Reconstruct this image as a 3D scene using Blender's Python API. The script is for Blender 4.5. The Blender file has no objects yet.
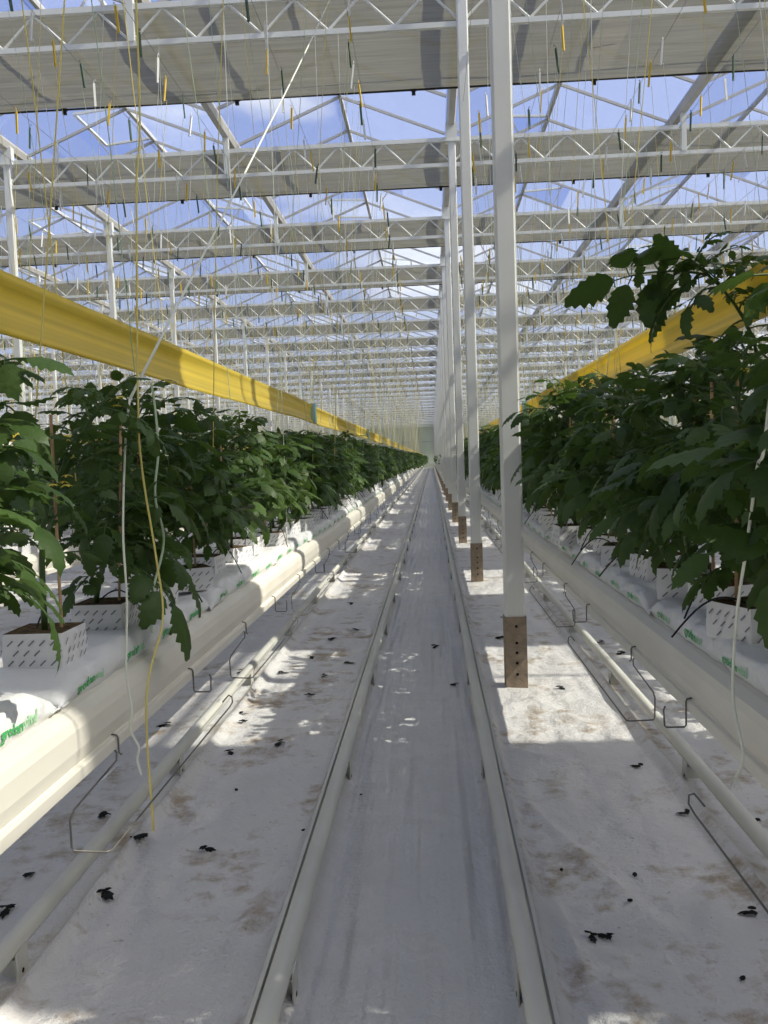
import bpy, bmesh, math, random
from mathutils import Vector, Matrix, noise
random.seed(7)
PI = math.pi
D = bpy.data
COL = bpy.context.scene.collection
sc = bpy.context.scene

# ------------------------------------------------------------------ helpers
class MB:
    def __init__(s):
        s.v, s.f, s.m, s.t = [], [], [], []
    def face(s, idx, m=0, tone=0.5):
        s.f.append(idx); s.m.append(m); s.t.append(tone)
    def box(s, c, d, m=0, rot=None):
        b = len(s.v)
        for x in (-.5, .5):
            for y in (-.5, .5):
                for z in (-.5, .5):
                    p = Vector((x*d[0], y*d[1], z*d[2]))
                    if rot is not None: p = rot @ p
                    s.v.append((c[0]+p.x, c[1]+p.y, c[2]+p.z))
        for q in ((0,1,3,2),(4,6,7,5),(0,4,5,1),(2,3,7,6),(0,2,6,4),(1,5,7,3)):
            s.face(tuple(b+i for i in q), m)
    def beam(s, a, b_, w, h, m=0):
        """box bar from a to b, w across (horizontal), h the other way"""
        a, b_ = Vector(a), Vector(b_); d = b_-a; L = d.length
        y = d.normalized()
        x = y.cross(Vector((0,0,1)))
        if x.length < 1e-4: x = Vector((1,0,0))
        x.normalize(); z = x.cross(y)
        R = Matrix((x, y, z)).transposed()
        s.box((a+b_)/2, (w, L, h), m, R)
    def tube(s, pts, r, n=8, m=0, cap=True, tone=0.5, r1=None):
        pts = [Vector(p) for p in pts]; k = len(pts); up = None; b0 = len(s.v)
        for i, p in enumerate(pts):
            t = (pts[min(i+1,k-1)]-pts[max(i-1,0)]).normalized()
            if up is None:
                up = t.orthogonal().normalized()
            else:
                up = (up - t*up.dot(t))
                up = up.normalized() if up.length > 1e-6 else t.orthogonal().normalized()
            sd = t.cross(up)
            rr = r if r1 is None else r+(r1-r)*i/(k-1)
            for j in range(n):
                a = 2*PI*j/n
                s.v.append(tuple(p+(up*math.cos(a)+sd*math.sin(a))*rr))
        for i in range(k-1):
            for j in range(n):
                a, b = b0+i*n+j, b0+i*n+(j+1) % n
                s.face((a, b, b+n, a+n), m, tone)
        if cap:
            s.face(tuple(b0+j for j in range(n))[::-1], m, tone)
            s.face(tuple(b0+(k-1)*n+j for j in range(n)), m, tone)
    def sweep(s, prof, ys, m=0, f=None):
        """closed profile [(x,z)] swept along y; f(x,y,z) may move the points"""
        n = len(prof); b0 = len(s.v)
        for y in ys:
            for x, z in prof:
                s.v.append(f(x, y, z) if f else (x, y, z))
        for i in range(len(ys)-1):
            for j in range(n):
                a, b = b0+i*n+j, b0+i*n+(j+1) % n
                s.face((a, a+n, b+n, b), m)
        s.face(tuple(b0+j for j in range(n)), m)
        s.face(tuple(b0+(len(ys)-1)*n+j for j in range(n))[::-1], m)
    def mesh(s, name, mats, smooth=False):
        me = D.meshes.new(name)
        me.from_pydata(s.v, [], s.f); me.update()
        for m in (mats if isinstance(mats, (list, tuple)) else [mats]): me.materials.append(m)
        me.polygons.foreach_set('material_index', s.m)
        if smooth: me.polygons.foreach_set('use_smooth', [True]*len(s.f))
        if any(t != 0.5 for t in s.t):
            at = me.attributes.new('tone', 'FLOAT', 'FACE'); at.data.foreach_set('value', s.t)
        return me
    def build(s, name, mats, parent=None, smooth=False, recalc=True):
        me = s.mesh(name, mats, smooth)
        if recalc:
            bm = bmesh.new(); bm.from_mesh(me); bmesh.ops.recalc_face_normals(bm, faces=bm.faces[:]); bm.to_mesh(me); bm.free()
        o = D.objects.new(name, me); COL.objects.link(o)
        if parent: o.parent = parent
        return o

def empty(name, loc=(0,0,0), rz=0):
    o = D.objects.new(name, None); COL.objects.link(o); o.location = loc; o.rotation_euler.z = rz
    o.empty_display_size = .05
    return o
def tag(o, label, cat, group=None, kind=None):
    o['label'] = label; o['category'] = cat
    if group: o['group'] = group
    if kind: o['kind'] = kind
    return o
def struct(o):
    o['kind'] = 'structure'; return o
def copy_tree(o, parent=None):
    c = o.copy(); COL.objects.link(c)
    if parent: c.parent = parent
    for ch in KIDS.get(o.name, []): copy_tree(ch, c)
    return c
KIDS = {}
def reg(o, deep=True):
    KIDS[o.name] = [x for x in COL.objects if x.parent == o]
    for c in KIDS[o.name]: reg(c)
    return o

# ------------------------------------------------------------------ materials
def mat(name, col, rough=.6, spec=.4, metal=0, var=0, vscale=8, bump=0, bscale=40, col2=None):
    m = D.materials.new(name); m.use_nodes = True
    nt = m.node_tree; b = nt.nodes['Principled BSDF']
    b.inputs['Base Color'].default_value = (*col, 1); b.inputs['Roughness'].default_value = rough
    b.inputs['Specular IOR Level'].default_value = spec; b.inputs['Metallic'].default_value = metal
    tc = nt.nodes.new('ShaderNodeTexCoord')
    if var or col2:
        n = nt.nodes.new('ShaderNodeTexNoise'); n.inputs['Scale'].default_value = vscale; n.inputs['Detail'].default_value = 5
        nt.links.new(tc.outputs['Object'], n.inputs['Vector'])
        r = nt.nodes.new('ShaderNodeValToRGB'); nt.links.new(n.outputs['Fac'], r.inputs['Fac'])
        c2 = col2 or tuple(max(0, c*(1-var)) for c in col)
        r.color_ramp.elements[0].color = (*c2, 1); r.color_ramp.elements[1].color = (*col, 1)
        r.color_ramp.elements[0].position = .35; r.color_ramp.elements[1].position = .62
        nt.links.new(r.outputs['Color'], b.inputs['Base Color'])
    if bump:
        n = nt.nodes.new('ShaderNodeTexNoise'); n.inputs['Scale'].default_value = bscale; n.inputs['Detail'].default_value = 4
        nt.links.new(tc.outputs['Object'], n.inputs['Vector'])
        bp = nt.nodes.new('ShaderNodeBump'); bp.inputs['Strength'].default_value = bump; bp.inputs['Distance'].default_value = .01
        nt.links.new(n.outputs['Fac'], bp.inputs['Height']); nt.links.new(bp.outputs['Normal'], b.inputs['Normal'])
    return m

M = {}
M['white_metal'] = mat('white_metal', (.60,.60,.55), .45, .4, var=.10, vscale=3)
M['truss_white'] = mat('truss_white', (.64,.65,.61), .4, .4)
M['post_paint'] = mat('post_paint', (.70,.71,.68), .42, .4, var=.08, vscale=2)
M['post_base'] = mat('post_base', (.30,.235,.17), .7, .3, col2=(.20,.16,.12), vscale=18, bump=.3, bscale=90)
M['dark_hole'] = mat('dark_hole', (.012,.011,.010), .9, .1)
M['gutter_cream'] = mat('gutter_cream', (.72,.695,.61), .38, .45, var=.06, vscale=4)
M['wire'] = mat('wire', (.16,.155,.14), .4, .5, metal=.6)
M['bag'] = mat('bag', (.72,.73,.735), .33, .45, bump=.8, bscale=20)
M['print_green'] = mat('print_green', (.07,.40,.12), .5, .3)
M['print_pale'] = mat('print_pale', (.38,.66,.40), .5, .3)
M['cube_top'] = mat('cube_top', (.14,.095,.045), .95, .1, col2=(.05,.04,.02), vscale=60, bump=.6, bscale=120)
M['dash'] = mat('dash', (.20,.20,.225), .6, .3)
M['cube_wrap'] = mat('cube_wrap', (.74,.74,.75), .4, .4, bump=.25, bscale=40)
M['bamboo'] = mat('bamboo', (.58,.38,.20), .6, .3, var=.3, vscale=12)
M['hose'] = mat('hose', (.012,.012,.012), .45, .4)
M['string_white'] = mat('string_white', (.72,.74,.66), .8, .1)
M['string_yellow'] = mat('string_yellow', (.70,.60,.20), .8, .1)
M['string_green'] = mat('string_green', (.42,.52,.36), .8, .1)
M['hook_yellow'] = mat('hook_yellow', (.68,.47,.05), .5, .3)
M['hook_white'] = mat('hook_white', (.75,.76,.74), .5, .3)
M['hook_green'] = mat('hook_green', (.06,.11,.07), .5, .3)
M['flower'] = mat('flower', (.78,.64,.10), .6, .2)
M['dry_leaf'] = mat('dry_leaf', (.020,.024,.022), .9, .1, var=.5, vscale=30)
M['tie_blue'] = mat('tie_blue', (.30,.55,.62), .5, .3)
M['clip_black'] = mat('clip_black', (.02,.02,.02), .6, .3)
M['roof_bar'] = mat('roof_bar', (.45,.45,.44), .45, .4)
M['roof_gutter'] = mat('roof_gutter', (.46,.45,.42), .5, .4, var=.2, vscale=2)
M['tube_white'] = mat('tube_white', (.66,.64,.59), .5, .3, bump=.4, bscale=9)
M['wall_back'] = mat('wall_back', (.55,.57,.52), .8, .2)

def leaf_mat(name, c1, c2, tr):
    m = D.materials.new(name); m.use_nodes = True
    nt = m.node_tree; N = nt.nodes; L = nt.links; N.clear()
    out = N.new('ShaderNodeOutputMaterial')
    at = N.new('ShaderNodeAttribute'); at.attribute_name = 'tone'
    tc = N.new('ShaderNodeTexCoord'); nz = N.new('ShaderNodeTexNoise'); nz.inputs['Scale'].default_value = 34; nz.inputs['Detail'].default_value = 5
    L.new(tc.outputs['Object'], nz.inputs['Vector'])
    oi = N.new('ShaderNodeObjectInfo')
    ad = N.new('ShaderNodeMath'); ad.operation = 'MULTIPLY_ADD'; ad.inputs[1].default_value = .5; L.new(nz.outputs['Fac'], ad.inputs[0]); L.new(at.outputs['Fac'], ad.inputs[2])
    a2 = N.new('ShaderNodeMath'); a2.operation = 'MULTIPLY_ADD'; a2.inputs[1].default_value = .25; L.new(oi.outputs['Random'], a2.inputs[0]); L.new(ad.outputs[0], a2.inputs[2])
    mr = N.new('ShaderNodeMapRange'); mr.inputs['From Min'].default_value = .25; mr.inputs['From Max'].default_value = 1.45; L.new(a2.outputs[0], mr.inputs['Value'])
    mx = N.new('ShaderNodeMix'); mx.data_type = 'RGBA'; L.new(mr.outputs[0], mx.inputs['Factor'])
    mx.inputs['A'].default_value = (*c1, 1); mx.inputs['B'].default_value = (*c2, 1)
    bp = N.new('ShaderNodeBump'); bp.inputs['Strength'].default_value = .6; bp.inputs['Distance'].default_value = .008
    L.new(nz.outputs['Fac'], bp.inputs['Height'])
    p = N.new('ShaderNodeBsdfPrincipled'); p.inputs['Roughness'].default_value = .48; p.inputs['Specular IOR Level'].default_value = .28
    L.new(mx.outputs['Result'], p.inputs['Base Color']); L.new(bp.outputs['Normal'], p.inputs['Normal'])
    t = N.new('ShaderNodeBsdfTranslucent'); t.inputs['Color'].default_value = (*tr, 1)
    ms = N.new('ShaderNodeMixShader'); ms.inputs['Fac'].default_value = .22
    L.new(p.outputs[0], ms.inputs[1]); L.new(t.outputs[0], ms.inputs[2]); L.new(ms.outputs[0], out.inputs['Surface'])
    return m
M['leaf'] = leaf_mat('leaf', (.020,.044,.010), (.074,.130,.032), (.14,.25,.04))
M['stem'] = leaf_mat('stem', (.06,.11,.035), (.12,.20,.07), (.15,.25,.06))
M['far_leaf'] = leaf_mat('far_leaf', (.020,.044,.010), (.074,.130,.032), (.14,.25,.04))

def translucent_sheet(name, col, tcol, fac, bands=None, rough=.8, gloss=0.0, weave=0):
    m = D.materials.new(name); m.use_nodes = True
    nt = m.node_tree; N = nt.nodes; L = nt.links; N.clear()
    out = N.new('ShaderNodeOutputMaterial')
    p = N.new('ShaderNodeBsdfPrincipled'); p.inputs['Roughness'].default_value = rough; p.inputs['Specular IOR Level'].default_value = gloss
    p.inputs['Base Color'].default_value = (*col, 1)
    t = N.new('ShaderNodeBsdfTranslucent'); t.inputs['Color'].default_value = (*tcol, 1)
    if bands:
        tc = N.new('ShaderNodeTexCoord'); mp = N.new('ShaderNodeMapping'); mp.inputs['Scale'].default_value = bands
        nz = N.new('ShaderNodeTexNoise'); nz.inputs['Scale'].default_value = 1; nz.inputs['Detail'].default_value = 6
        L.new(tc.outputs['Object'], mp.inputs['Vector']); L.new(mp.outputs[0], nz.inputs['Vector'])
        for sh, c in ((p.inputs['Base Color'], col), (t.inputs['Color'], tcol)):
            r = N.new('ShaderNodeValToRGB'); L.new(nz.outputs['Fac'], r.inputs['Fac'])
            r.color_ramp.elements[0].position = .3; r.color_ramp.elements[1].position = .7
            r.color_ramp.elements[0].color = (*[x*.72 for x in c], 1); r.color_ramp.elements[1].color = (*c, 1)
            L.new(r.outputs['Color'], sh)
    ms = N.new('ShaderNodeMixShader'); ms.inputs['Fac'].default_value = fac
    L.new(p.outputs[0], ms.inputs[1]); L.new(t.outputs[0], ms.inputs[2])
    if weave:
        tr = N.new('ShaderNodeBsdfTransparent'); mw_ = N.new('ShaderNodeMixShader'); mw_.inputs['Fac'].default_value = weave
        L.new(ms.outputs[0], mw_.inputs[1]); L.new(tr.outputs[0], mw_.inputs[2]); ms = mw_
    L.new(ms.outputs[0], out.inputs['Surface'])
    return m
M['screen'] = translucent_sheet('screen', (.23,.222,.172), (.255,.245,.185), .42, (1.2, 22, 22), weave=.045)
M['ribbon'] = translucent_sheet('ribbon', (.92,.75,.115), (.92,.75,.105), .46, (.25, .12, 45), .3, .4)
M['end_wall'] = translucent_sheet('end_wall', (.62,.66,.55), (.62,.66,.52), .45, (.8,.8,.1))

def glass_mat():
    m = D.materials.new('roof_glass'); m.use_nodes = True
    nt = m.node_tree; N = nt.nodes; L = nt.links; N.clear()
    out = N.new('ShaderNodeOutputMaterial')
    tr = N.new('ShaderNodeBsdfTransparent'); tr.inputs['Color'].default_value = (.95,.965,.97,1)
    tl = N.new('ShaderNodeBsdfTranslucent'); tl.inputs['Color'].default_value = (.72,.79,.88,1)
    gl = N.new('ShaderNodeBsdfGlossy'); gl.inputs['Roughness'].default_value = .05; gl.inputs['Color'].default_value = (.9,.9,.9,1)
    m1 = N.new('ShaderNodeMixShader'); m1.inputs['Fac'].default_value = .07
    L.new(tr.outputs[0], m1.inputs[1]); L.new(tl.outputs[0], m1.inputs[2])
    fr = N.new('ShaderNodeLayerWeight'); fr.inputs['Blend'].default_value = .12
    m2 = N.new('ShaderNodeMixShader'); L.new(fr.outputs['Fresnel'], m2.inputs['Fac']); fr2 = N.new('ShaderNodeMath'); fr2.operation = 'POWER'; fr2.inputs[1].default_value = 4
    L.new(fr.outputs['Facing'], fr2.inputs[0]); fr3 = N.new('ShaderNodeMath'); fr3.operation = 'MULTIPLY_ADD'; fr3.inputs[1].default_value = .3; fr3.inputs[2].default_value = .03
    L.new(fr2.outputs[0], fr3.inputs[0]); L.new(fr3.outputs[0], m2.inputs['Fac'])
    L.new(m1.outputs[0], m2.inputs[1]); L.new(gl.outputs[0], m2.inputs[2]); L.new(m2.outputs[0], out.inputs['Surface'])
    return m
M['glass'] = glass_mat()

def cloth_mat(name, base, stains, streak):
    m = D.materials.new(name); m.use_nodes = True
    nt = m.node_tree; N = nt.nodes; L = nt.links
    b = N['Principled BSDF']; b.inputs['Roughness'].default_value = .42; b.inputs['Specular IOR Level'].default_value = .4
    tc = N.new('ShaderNodeTexCoord')
    def nz(scale, detail, vec=None, rough=.55):
        n = N.new('ShaderNodeTexNoise'); n.inputs['Scale'].default_value = scale; n.inputs['Detail'].default_value = detail; n.inputs['Roughness'].default_value = rough
        L.new(vec if vec else tc.outputs['Object'], n.inputs['Vector']); return n
    mp = N.new('ShaderNodeMapping'); mp.inputs['Scale'].default_value = streak; L.new(tc.outputs['Object'], mp.inputs['Vector'])
    n1 = nz(2.2, 6); n2 = nz(8.5, 7, None, .72); n3 = nz(1, 1.5, mp.outputs[0])
    r = N.new('ShaderNodeValToRGB'); L.new(n1.outputs['Fac'], r.inputs['Fac'])
    r.color_ramp.elements[0].position = .3; r.color_ramp.elements[1].position = .7
    r.color_ramp.elements[0].color = (*[c*.86 for c in base], 1); r.color_ramp.elements[1].color = (*base, 1)
    # brown dirt patches where two noises agree
    mu = N.new('ShaderNodeMath'); mu.operation = 'MULTIPLY'; L.new(n1.outputs['Fac'], mu.inputs[0]); L.new(n2.outputs['Fac'], mu.inputs[1])
    rs = N.new('ShaderNodeMapRange'); rs.inputs['From Min'].default_value = .262; rs.inputs['From Max'].default_value = .37; rs.inputs['To Max'].default_value = stains
    L.new(mu.outputs[0], rs.inputs['Value'])
    mx = N.new('ShaderNodeMix'); mx.data_type = 'RGBA'; mx.inputs['B'].default_value = (.34,.26,.165,1)
    L.new(rs.outputs[0], mx.inputs['Factor']); L.new(r.outputs['Color'], mx.inputs['A'])
    # small dark specks
    n4 = nz(38, 2); r4 = N.new('ShaderNodeMapRange'); r4.inputs['From Min'].default_value = .70; r4.inputs['From Max'].default_value = .76; r4.inputs['To Max'].default_value = .45*min(1, stains*1.2)
    L.new(n4.outputs['Fac'], r4.inputs['Value'])
    mx2 = N.new('ShaderNodeMix'); mx2.data_type = 'RGBA'; mx2.inputs['B'].default_value = (.14,.11,.09,1)
    L.new(r4.outputs[0], mx2.inputs['Factor']); L.new(mx.outputs['Result'], mx2.inputs['A'])
    L.new(mx2.outputs['Result'], b.inputs['Base Color'])
    ad = N.new('ShaderNodeMath'); ad.operation = 'MULTIPLY_ADD'; ad.inputs[1].default_value = .6; L.new(n2.outputs['Fac'], ad.inputs[0]); L.new(n3.outputs['Fac'], ad.inputs[2])
    bp = N.new('ShaderNodeBump'); bp.inputs['Strength'].default_value = .95; bp.inputs['Distance'].default_value = .055
    L.new(ad.outputs[0], bp.inputs['Height']); L.new(bp.outputs['Normal'], b.inputs['Normal'])
    return m
M['cloth'] = cloth_mat('cloth', (.745,.738,.73), .9, (7, 2.2, 1))
M['path_cloth'] = cloth_mat('path_cloth', (.735,.733,.73), .15, (15, .55, 1))

# ------------------------------------------------------------------ camera
CAM = Vector((.0951, 0, 1.2353))
cam = D.cameras.new('camera'); co = D.objects.new('camera', cam); COL.objects.link(co)
r_, u_, f_ = Vector((.99797463,.05416012,-.03336649)), Vector((.03004514,.06102143,.99768416)), Vector((-.05607076,.99666598,-.05927059))
mw = Matrix((r_, u_, -f_)).transposed().to_4x4(); mw.translation = CAM
co.matrix_world = mw
cam.sensor_fit = 'VERTICAL'; cam.sensor_height = 24; cam.lens = 876.68/1024*24
cam.clip_start = .05; cam.clip_end = 500
sc.camera = co

# layout constants (metres, y runs down the aisle)
PX, PY, BAY, STEP = .5085, 4.635, 6.4, 4.0        # post line, first post, bay width, bay depth
ZB, ZT, ZG, ZR = 5.345, 5.69, 5.94, 6.6          # truss chords, roof gutter, ridge
ROWL, ROWR = -.78, .84                           # the two rows beside the aisle
END = PY+STEP*27                                 # far end wall
NT = 27

# ------------------------------------------------------------------ ground
def ridge(x, y, x0, y0, x1, y1, w, h):
    dx, dy = x1-x0, y1-y0; L2 = dx*dx+dy*dy
    t = max(0, min(1, ((x-x0)*dx+(y-y0)*dy)/L2))
    d = math.hypot(x-x0-dx*t, y-y0-dy*t)
    return h*math.exp(-(d/w)**2)*math.sin(PI*min(1, max(0.02, t*.9+.08)))
FOLDS = [(.30,3.3,.72,2.0,.022,.016),(.32,3.7,1.0,3.1,.02,.010),(.33,2.6,.5,1.5,.02,.014),(-.34,2.9,-.5,1.8,.025,.016),
         (-.36,4.6,-.62,3.2,.022,.012),(-.95,3.0,-.55,1.9,.022,.010),(.35,4.2,.9,4.55,.025,.012),(.55,4.4,.95,3.5,.025,.010),
         (-.35,5.6,-.75,4.4,.025,.012),(-.4,6.8,-.8,5.6,.03,.012),(.36,5.5,.62,4.9,.02,.010),(.36,6.2,.85,5.5,.03,.012),
         (-.42,3.9,-.85,3.5,.02,.010),(.4,7.4,.8,6.5,.03,.012),(-.34,2.2,-.44,1.4,.02,.016),(.62,2.9,.98,2.45,.02,.010)]
def zfloor(x, y):
    z = .008*noise.noise(Vector((x*2.3, y*1.7, 0)))+.006*noise.noise(Vector((x*7, y*4, 3)))+.010*max(0, .35-abs(noise.noise(Vector((x*4.2+y*1.1, y*1.5-x*2.0, 6)))))**2*8*.35
    for f in FOLDS:
        if abs(y-(f[1]+f[3])/2) < 1.2: z += ridge(x, y, *f)
    # cloth lifts where it is lapped over the outer side of each rail
    for s in (-1, 1):
        d = s*x-.330
        z += (.052+.018*noise.noise(Vector((y*1.1, s*3, 7))))*math.exp(-(d/.020)**2)
    for xc in (-.905, .965):                       # lapped along the low pipes under the growing gutters
        z += (.035+.02*noise.noise(Vector((y*.9, xc, 5))))*math.exp(-((x-xc)/.022)**2)
    return z+.008
def grid(xs, ys, zf):
    m = MB(); n = len(xs)
    for y in ys:
        for x in xs: m.v.append((x, y, zf(x, y)))
    for j in range(len(ys)-1):
        for i in range(n-1):
            a = j*n+i; m.face((a, a+1, a+1+n, a+n))
    return m
def lin(a, b, n): return [a+(b-a)*i/n for i in range(n+1)]
YS = lin(-7, 1.0, 30)+lin(1.0, 8, 260)[1:]+lin(8, 20, 160)[1:]+lin(20, END+.5, 200)[1:]
xin = lin(-1.25, -.2, 64)
fl = grid(lin(-1.25, -.275, 62), YS, zfloor).build('floor', M['cloth'], smooth=True, recalc=False)
fr = grid(lin(.275, 1.3, 64), YS, zfloor).build('floor', M['cloth'], smooth=True, recalc=False)
def zpath(x, y):
    z = .011*noise.noise(Vector((x*13+y*.25, y*.6, 2)))+.008*noise.noise(Vector((x*24-y*.5, y*.9, 9)))
    z += .05*max(0, (abs(x)-.235)/.07)**1.5
    return z+.014
fp = grid(lin(-.30, .30, 60), YS, zpath).build('floor', M['path_cloth'], smooth=True, recalc=False)
def flat(x, y): return .006
YF = lin(-7, END+.5, 60)
fo = grid(lin(-58, -1.25, 24), YF, flat).build('floor', M['cloth'], recalc=False)
fo2 = grid(lin(1.3, 52, 24), YF, flat).build('floor', M['cloth'], recalc=False)
for o in (fl, fr, fp, fo, fo2): struct(o)

# ------------------------------------------------------------------ walls
def wall(name, c, d, m):
    b = MB(); b.box(c, d); return struct(b.build(name, m))
wall('wall_far', (-3, END+.6, 3), (112, .1, 6.0), M['end_wall'])
wall('wall_left', (-58, 53, 3), (.1, 122, 6.0), M['end_wall'])
wall('wall_right', (52, 53, 3), (.1, 122, 6.0), M['end_wall'])
wall('wall_back', (-3, -7, 3), (112, .1, 6.0), M['wall_back'])
t = MB(); t.box((-3, END+.5, 3.4), (112, .06, .10)); struct(t.build('trim_1', M['roof_bar']))
t = MB(); t.box((-3, END+.5, .55), (112, .06, .10)); struct(t.build('trim_2', M['roof_bar']))

# ------------------------------------------------------------------ glass roof: one gabled span per 3.2 m
SPANS = range(-18, 16)
BAR0 = 13.17-1.3333*15
nbar = int((END+1-BAR0)/1.3333)+1
def make_span(vents):
    root = MB()
    gx = 1.52; dz = ZR-ZG-.05; th = .006
    for s in (-1, 1):
        for k in range(nbar-1):
            y0, y1 = BAR0+k*1.3333+.012, BAR0+(k+1)*1.3333-.012
            segs = [(0, 1)]
            if (s, k) in vents: segs = [(.52, 1)]
            for a, b in segs:                      # a,b: share of the slope counted from the ridge
                x0, z0, x1, z1 = s*gx*a, ZR-dz*a, s*gx*b, ZR-dz*b
                i = len(root.v)
                for zz in (0, -th):
                    root.v += [(x0, y0, z0+zz), (x1, y0, z1+zz), (x1, y1, z1+zz), (x0, y1, z0+zz)]
                for q in ((0,1,2,3),(7,6,5,4),(0,4,5,1),(1,5,6,2),(2,6,7,3),(3,7,4,0)): root.face(tuple(i+j for j in q))
    bars = MB()
    for s in (-1, 1):
        for k in range(nbar):
            y = BAR0+k*1.3333
            bars.beam((0, y, ZR-.02), (s*gx, y, ZR-dz-.02), .03, .04)
    rb = MB(); rb.beam((0, BAR0, ZR), (0, BAR0+(nbar-1)*1.3333, ZR), .05, .06)
    return root, bars, rb
V1 = {(-1, k) for k in range(3, nbar-1, 6)} | {(1, k) for k in range(6, nbar-1, 6)}
V2 = {(-1, k) for k in range(1, nbar-1, 6)} | {(1, k) for k in range(5, nbar-1, 6)}
span_meshes = []
for V in (V1, V2):
    g, b, r = make_span(V)
    span_meshes.append((g.mesh('ceiling', M['glass']), b.mesh('glazing_bars', M['roof_bar']), r.mesh('ridge_beam', M['roof_bar'])))
for i in SPANS:
    gm, bm_, rm = span_meshes[i % 2]
    x = PX+1.6+3.2*i
    o = D.objects.new('ceiling', gm); COL.objects.link(o); o.location.x = x; struct(o)
    for nm, me in (('glazing_bars', bm_), ('ridge_beam', rm)):
        c = D.objects.new(nm, me); COL.objects.link(c); c.parent = o
# roof gutters, one long channel at every valley
gprof = [(-.065,.05),(-.065,.02),(-.04,-.06),(.04,-.06),(.065,.02),(.065,.05),(.055,.05),(.034,-.048),(-.034,-.048),(-.055,.05)]
gm = MB(); gm.sweep([(x, ZG+z) for x, z in gprof], [-7, END+.5])
gme = gm.mesh('roof_gutter', M['roof_gutter'])
for i in range(-18, 17):
    o = D.objects.new('trim', gme); COL.objects.link(o); o.name = 'trim_%d' % (i+21); o.location.x = PX+3.2*i; struct(o)

# opening vents hinged at the ridge
def make_vent(s):
    root = empty('roof_vent')
    w, ln = 1.30, .80
    fr_, pn = MB(), MB()
    for y in (-w/2, w/2): fr_.beam((0, y, 0), (s*ln, y, 0), .035, .035)
    fr_.beam((s*ln, -w/2, 0), (s*ln, w/2, 0), .04, .035); fr_.beam((0.01*s, -w/2, 0), (.01*s, w/2, 0), .03, .03)
    fr_.build('vent_frame', M['truss_white'], root)
    pn.box((s*ln/2, 0, 0), (ln-.04, w-.04, .006)); pn.build('vent_pane', M['glass'], root)
    pr = MB(); pr.beam((s*ln, 0, -.02), (s*ln*.55, 0, -.62), .02, .02); pr.build('push_rod', M['roof_bar'], root)
    return reg(root)
vp = {-1: make_vent(-1), 1: make_vent(1)}
used = set(); nv = 0
for i in range(-9, 9):
    V = (V1, V2)[i % 2]
    for s, k in sorted(V):
        y = BAR0+(k+.5)*1.3333
        x = PX+1.6+3.2*i
        if not (7 < y < 46) or abs(x-CAM.x+.03*y) > .47*y+1: continue
        # only where the gap between two screens lets one see it
        ph = (y-PY) % STEP
        o = vp[s] if s not in used else copy_tree(vp[s])
        used.add(s)
        o.location = (x, y, ZR+.03); o.rotation_euler = (0, s*(.10 if (k+i) % 3 else -.05), 0)
        tag(o, 'ridge hinged glass vent standing ajar in the greenhouse roof', 'roof vent', 'open roof vents')
        nv += 1

# ------------------------------------------------------------------ trusses
def truss_parts(L, n):
    top, bot, web, stub = MB(), MB(), MB(), MB()
    top.box((L/2, 0, ZT), (L, .05, .055)); bot.box((L/2, 0, ZB), (L, .045, .05))
    p = L/n
    for k in range(n):
        web.tube([(k*p, 0, ZB+.02), (k*p+p/2, 0, ZT-.02)], .013, 6)
        web.tube([(k*p+p/2, 0, ZT-.02), (k*p+p, 0, ZB+.02)], .013, 6)
    stub.box((L/2, 0, (ZB+ZG)/2), (.07, .06, ZG-ZB-.04))
    return top, bot, web, stub
tp = truss_parts(BAY, 10)
tmesh = [b.mesh(n, M['truss_white']) for b, n in zip(tp, ('top_chord', 'bottom_chord', 'web', 'gutter_support'))]
ORD = ['first', 'second', 'third', 'fourth', 'fifth', 'sixth', 'seventh', 'eighth', 'ninth', 'tenth']
for k in range(0, NT+1):
    y = PY+STEP*k
    if k == 0: continue
    half = .47*y+7
    j0 = int(math.floor((CAM.x-.06*y-half+3-PX)/BAY)); j1 = int(math.ceil((CAM.x-.06*y+half-3-PX)/BAY))
    j0 = max(j0, -9); j1 = min(j1, 8)
    if k <= 9:
        for j in range(j0, j1):
            o = empty('roof_truss', (PX+j*BAY, y, 0))
            for me in tmesh:
                c = D.objects.new(me.name, me); COL.objects.link(c); c.parent = o
            tag(o, 'white zigzag lattice truss in the %s cross line overhead' % ORD[k-1], 'roof truss', '%s line of lattice trusses' % ORD[k-1])
    else:
        me = MB(); L = BAY*(j1-j0); n = 10*(j1-j0); p = L/n
        me.box((L/2, 0, ZT), (L, .05, .055)); me.box((L/2, 0, ZB), (L, .045, .05))
        for q in range(n):
            me.beam((q*p, 0, ZB+.02), (q*p+p/2, 0, ZT-.02), .022, .022); me.beam((q*p+p/2, 0, ZT-.02), (q*p+p, 0, ZB+.02), .022, .022)
        o = me.build('roof_truss', M['truss_white'], recalc=False); o.location = (PX+j0*BAY, y, 0)
        tag(o, 'white lattice truss line among the small ones towards the end wall', 'roof truss', 'distant lattice truss lines')

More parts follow.
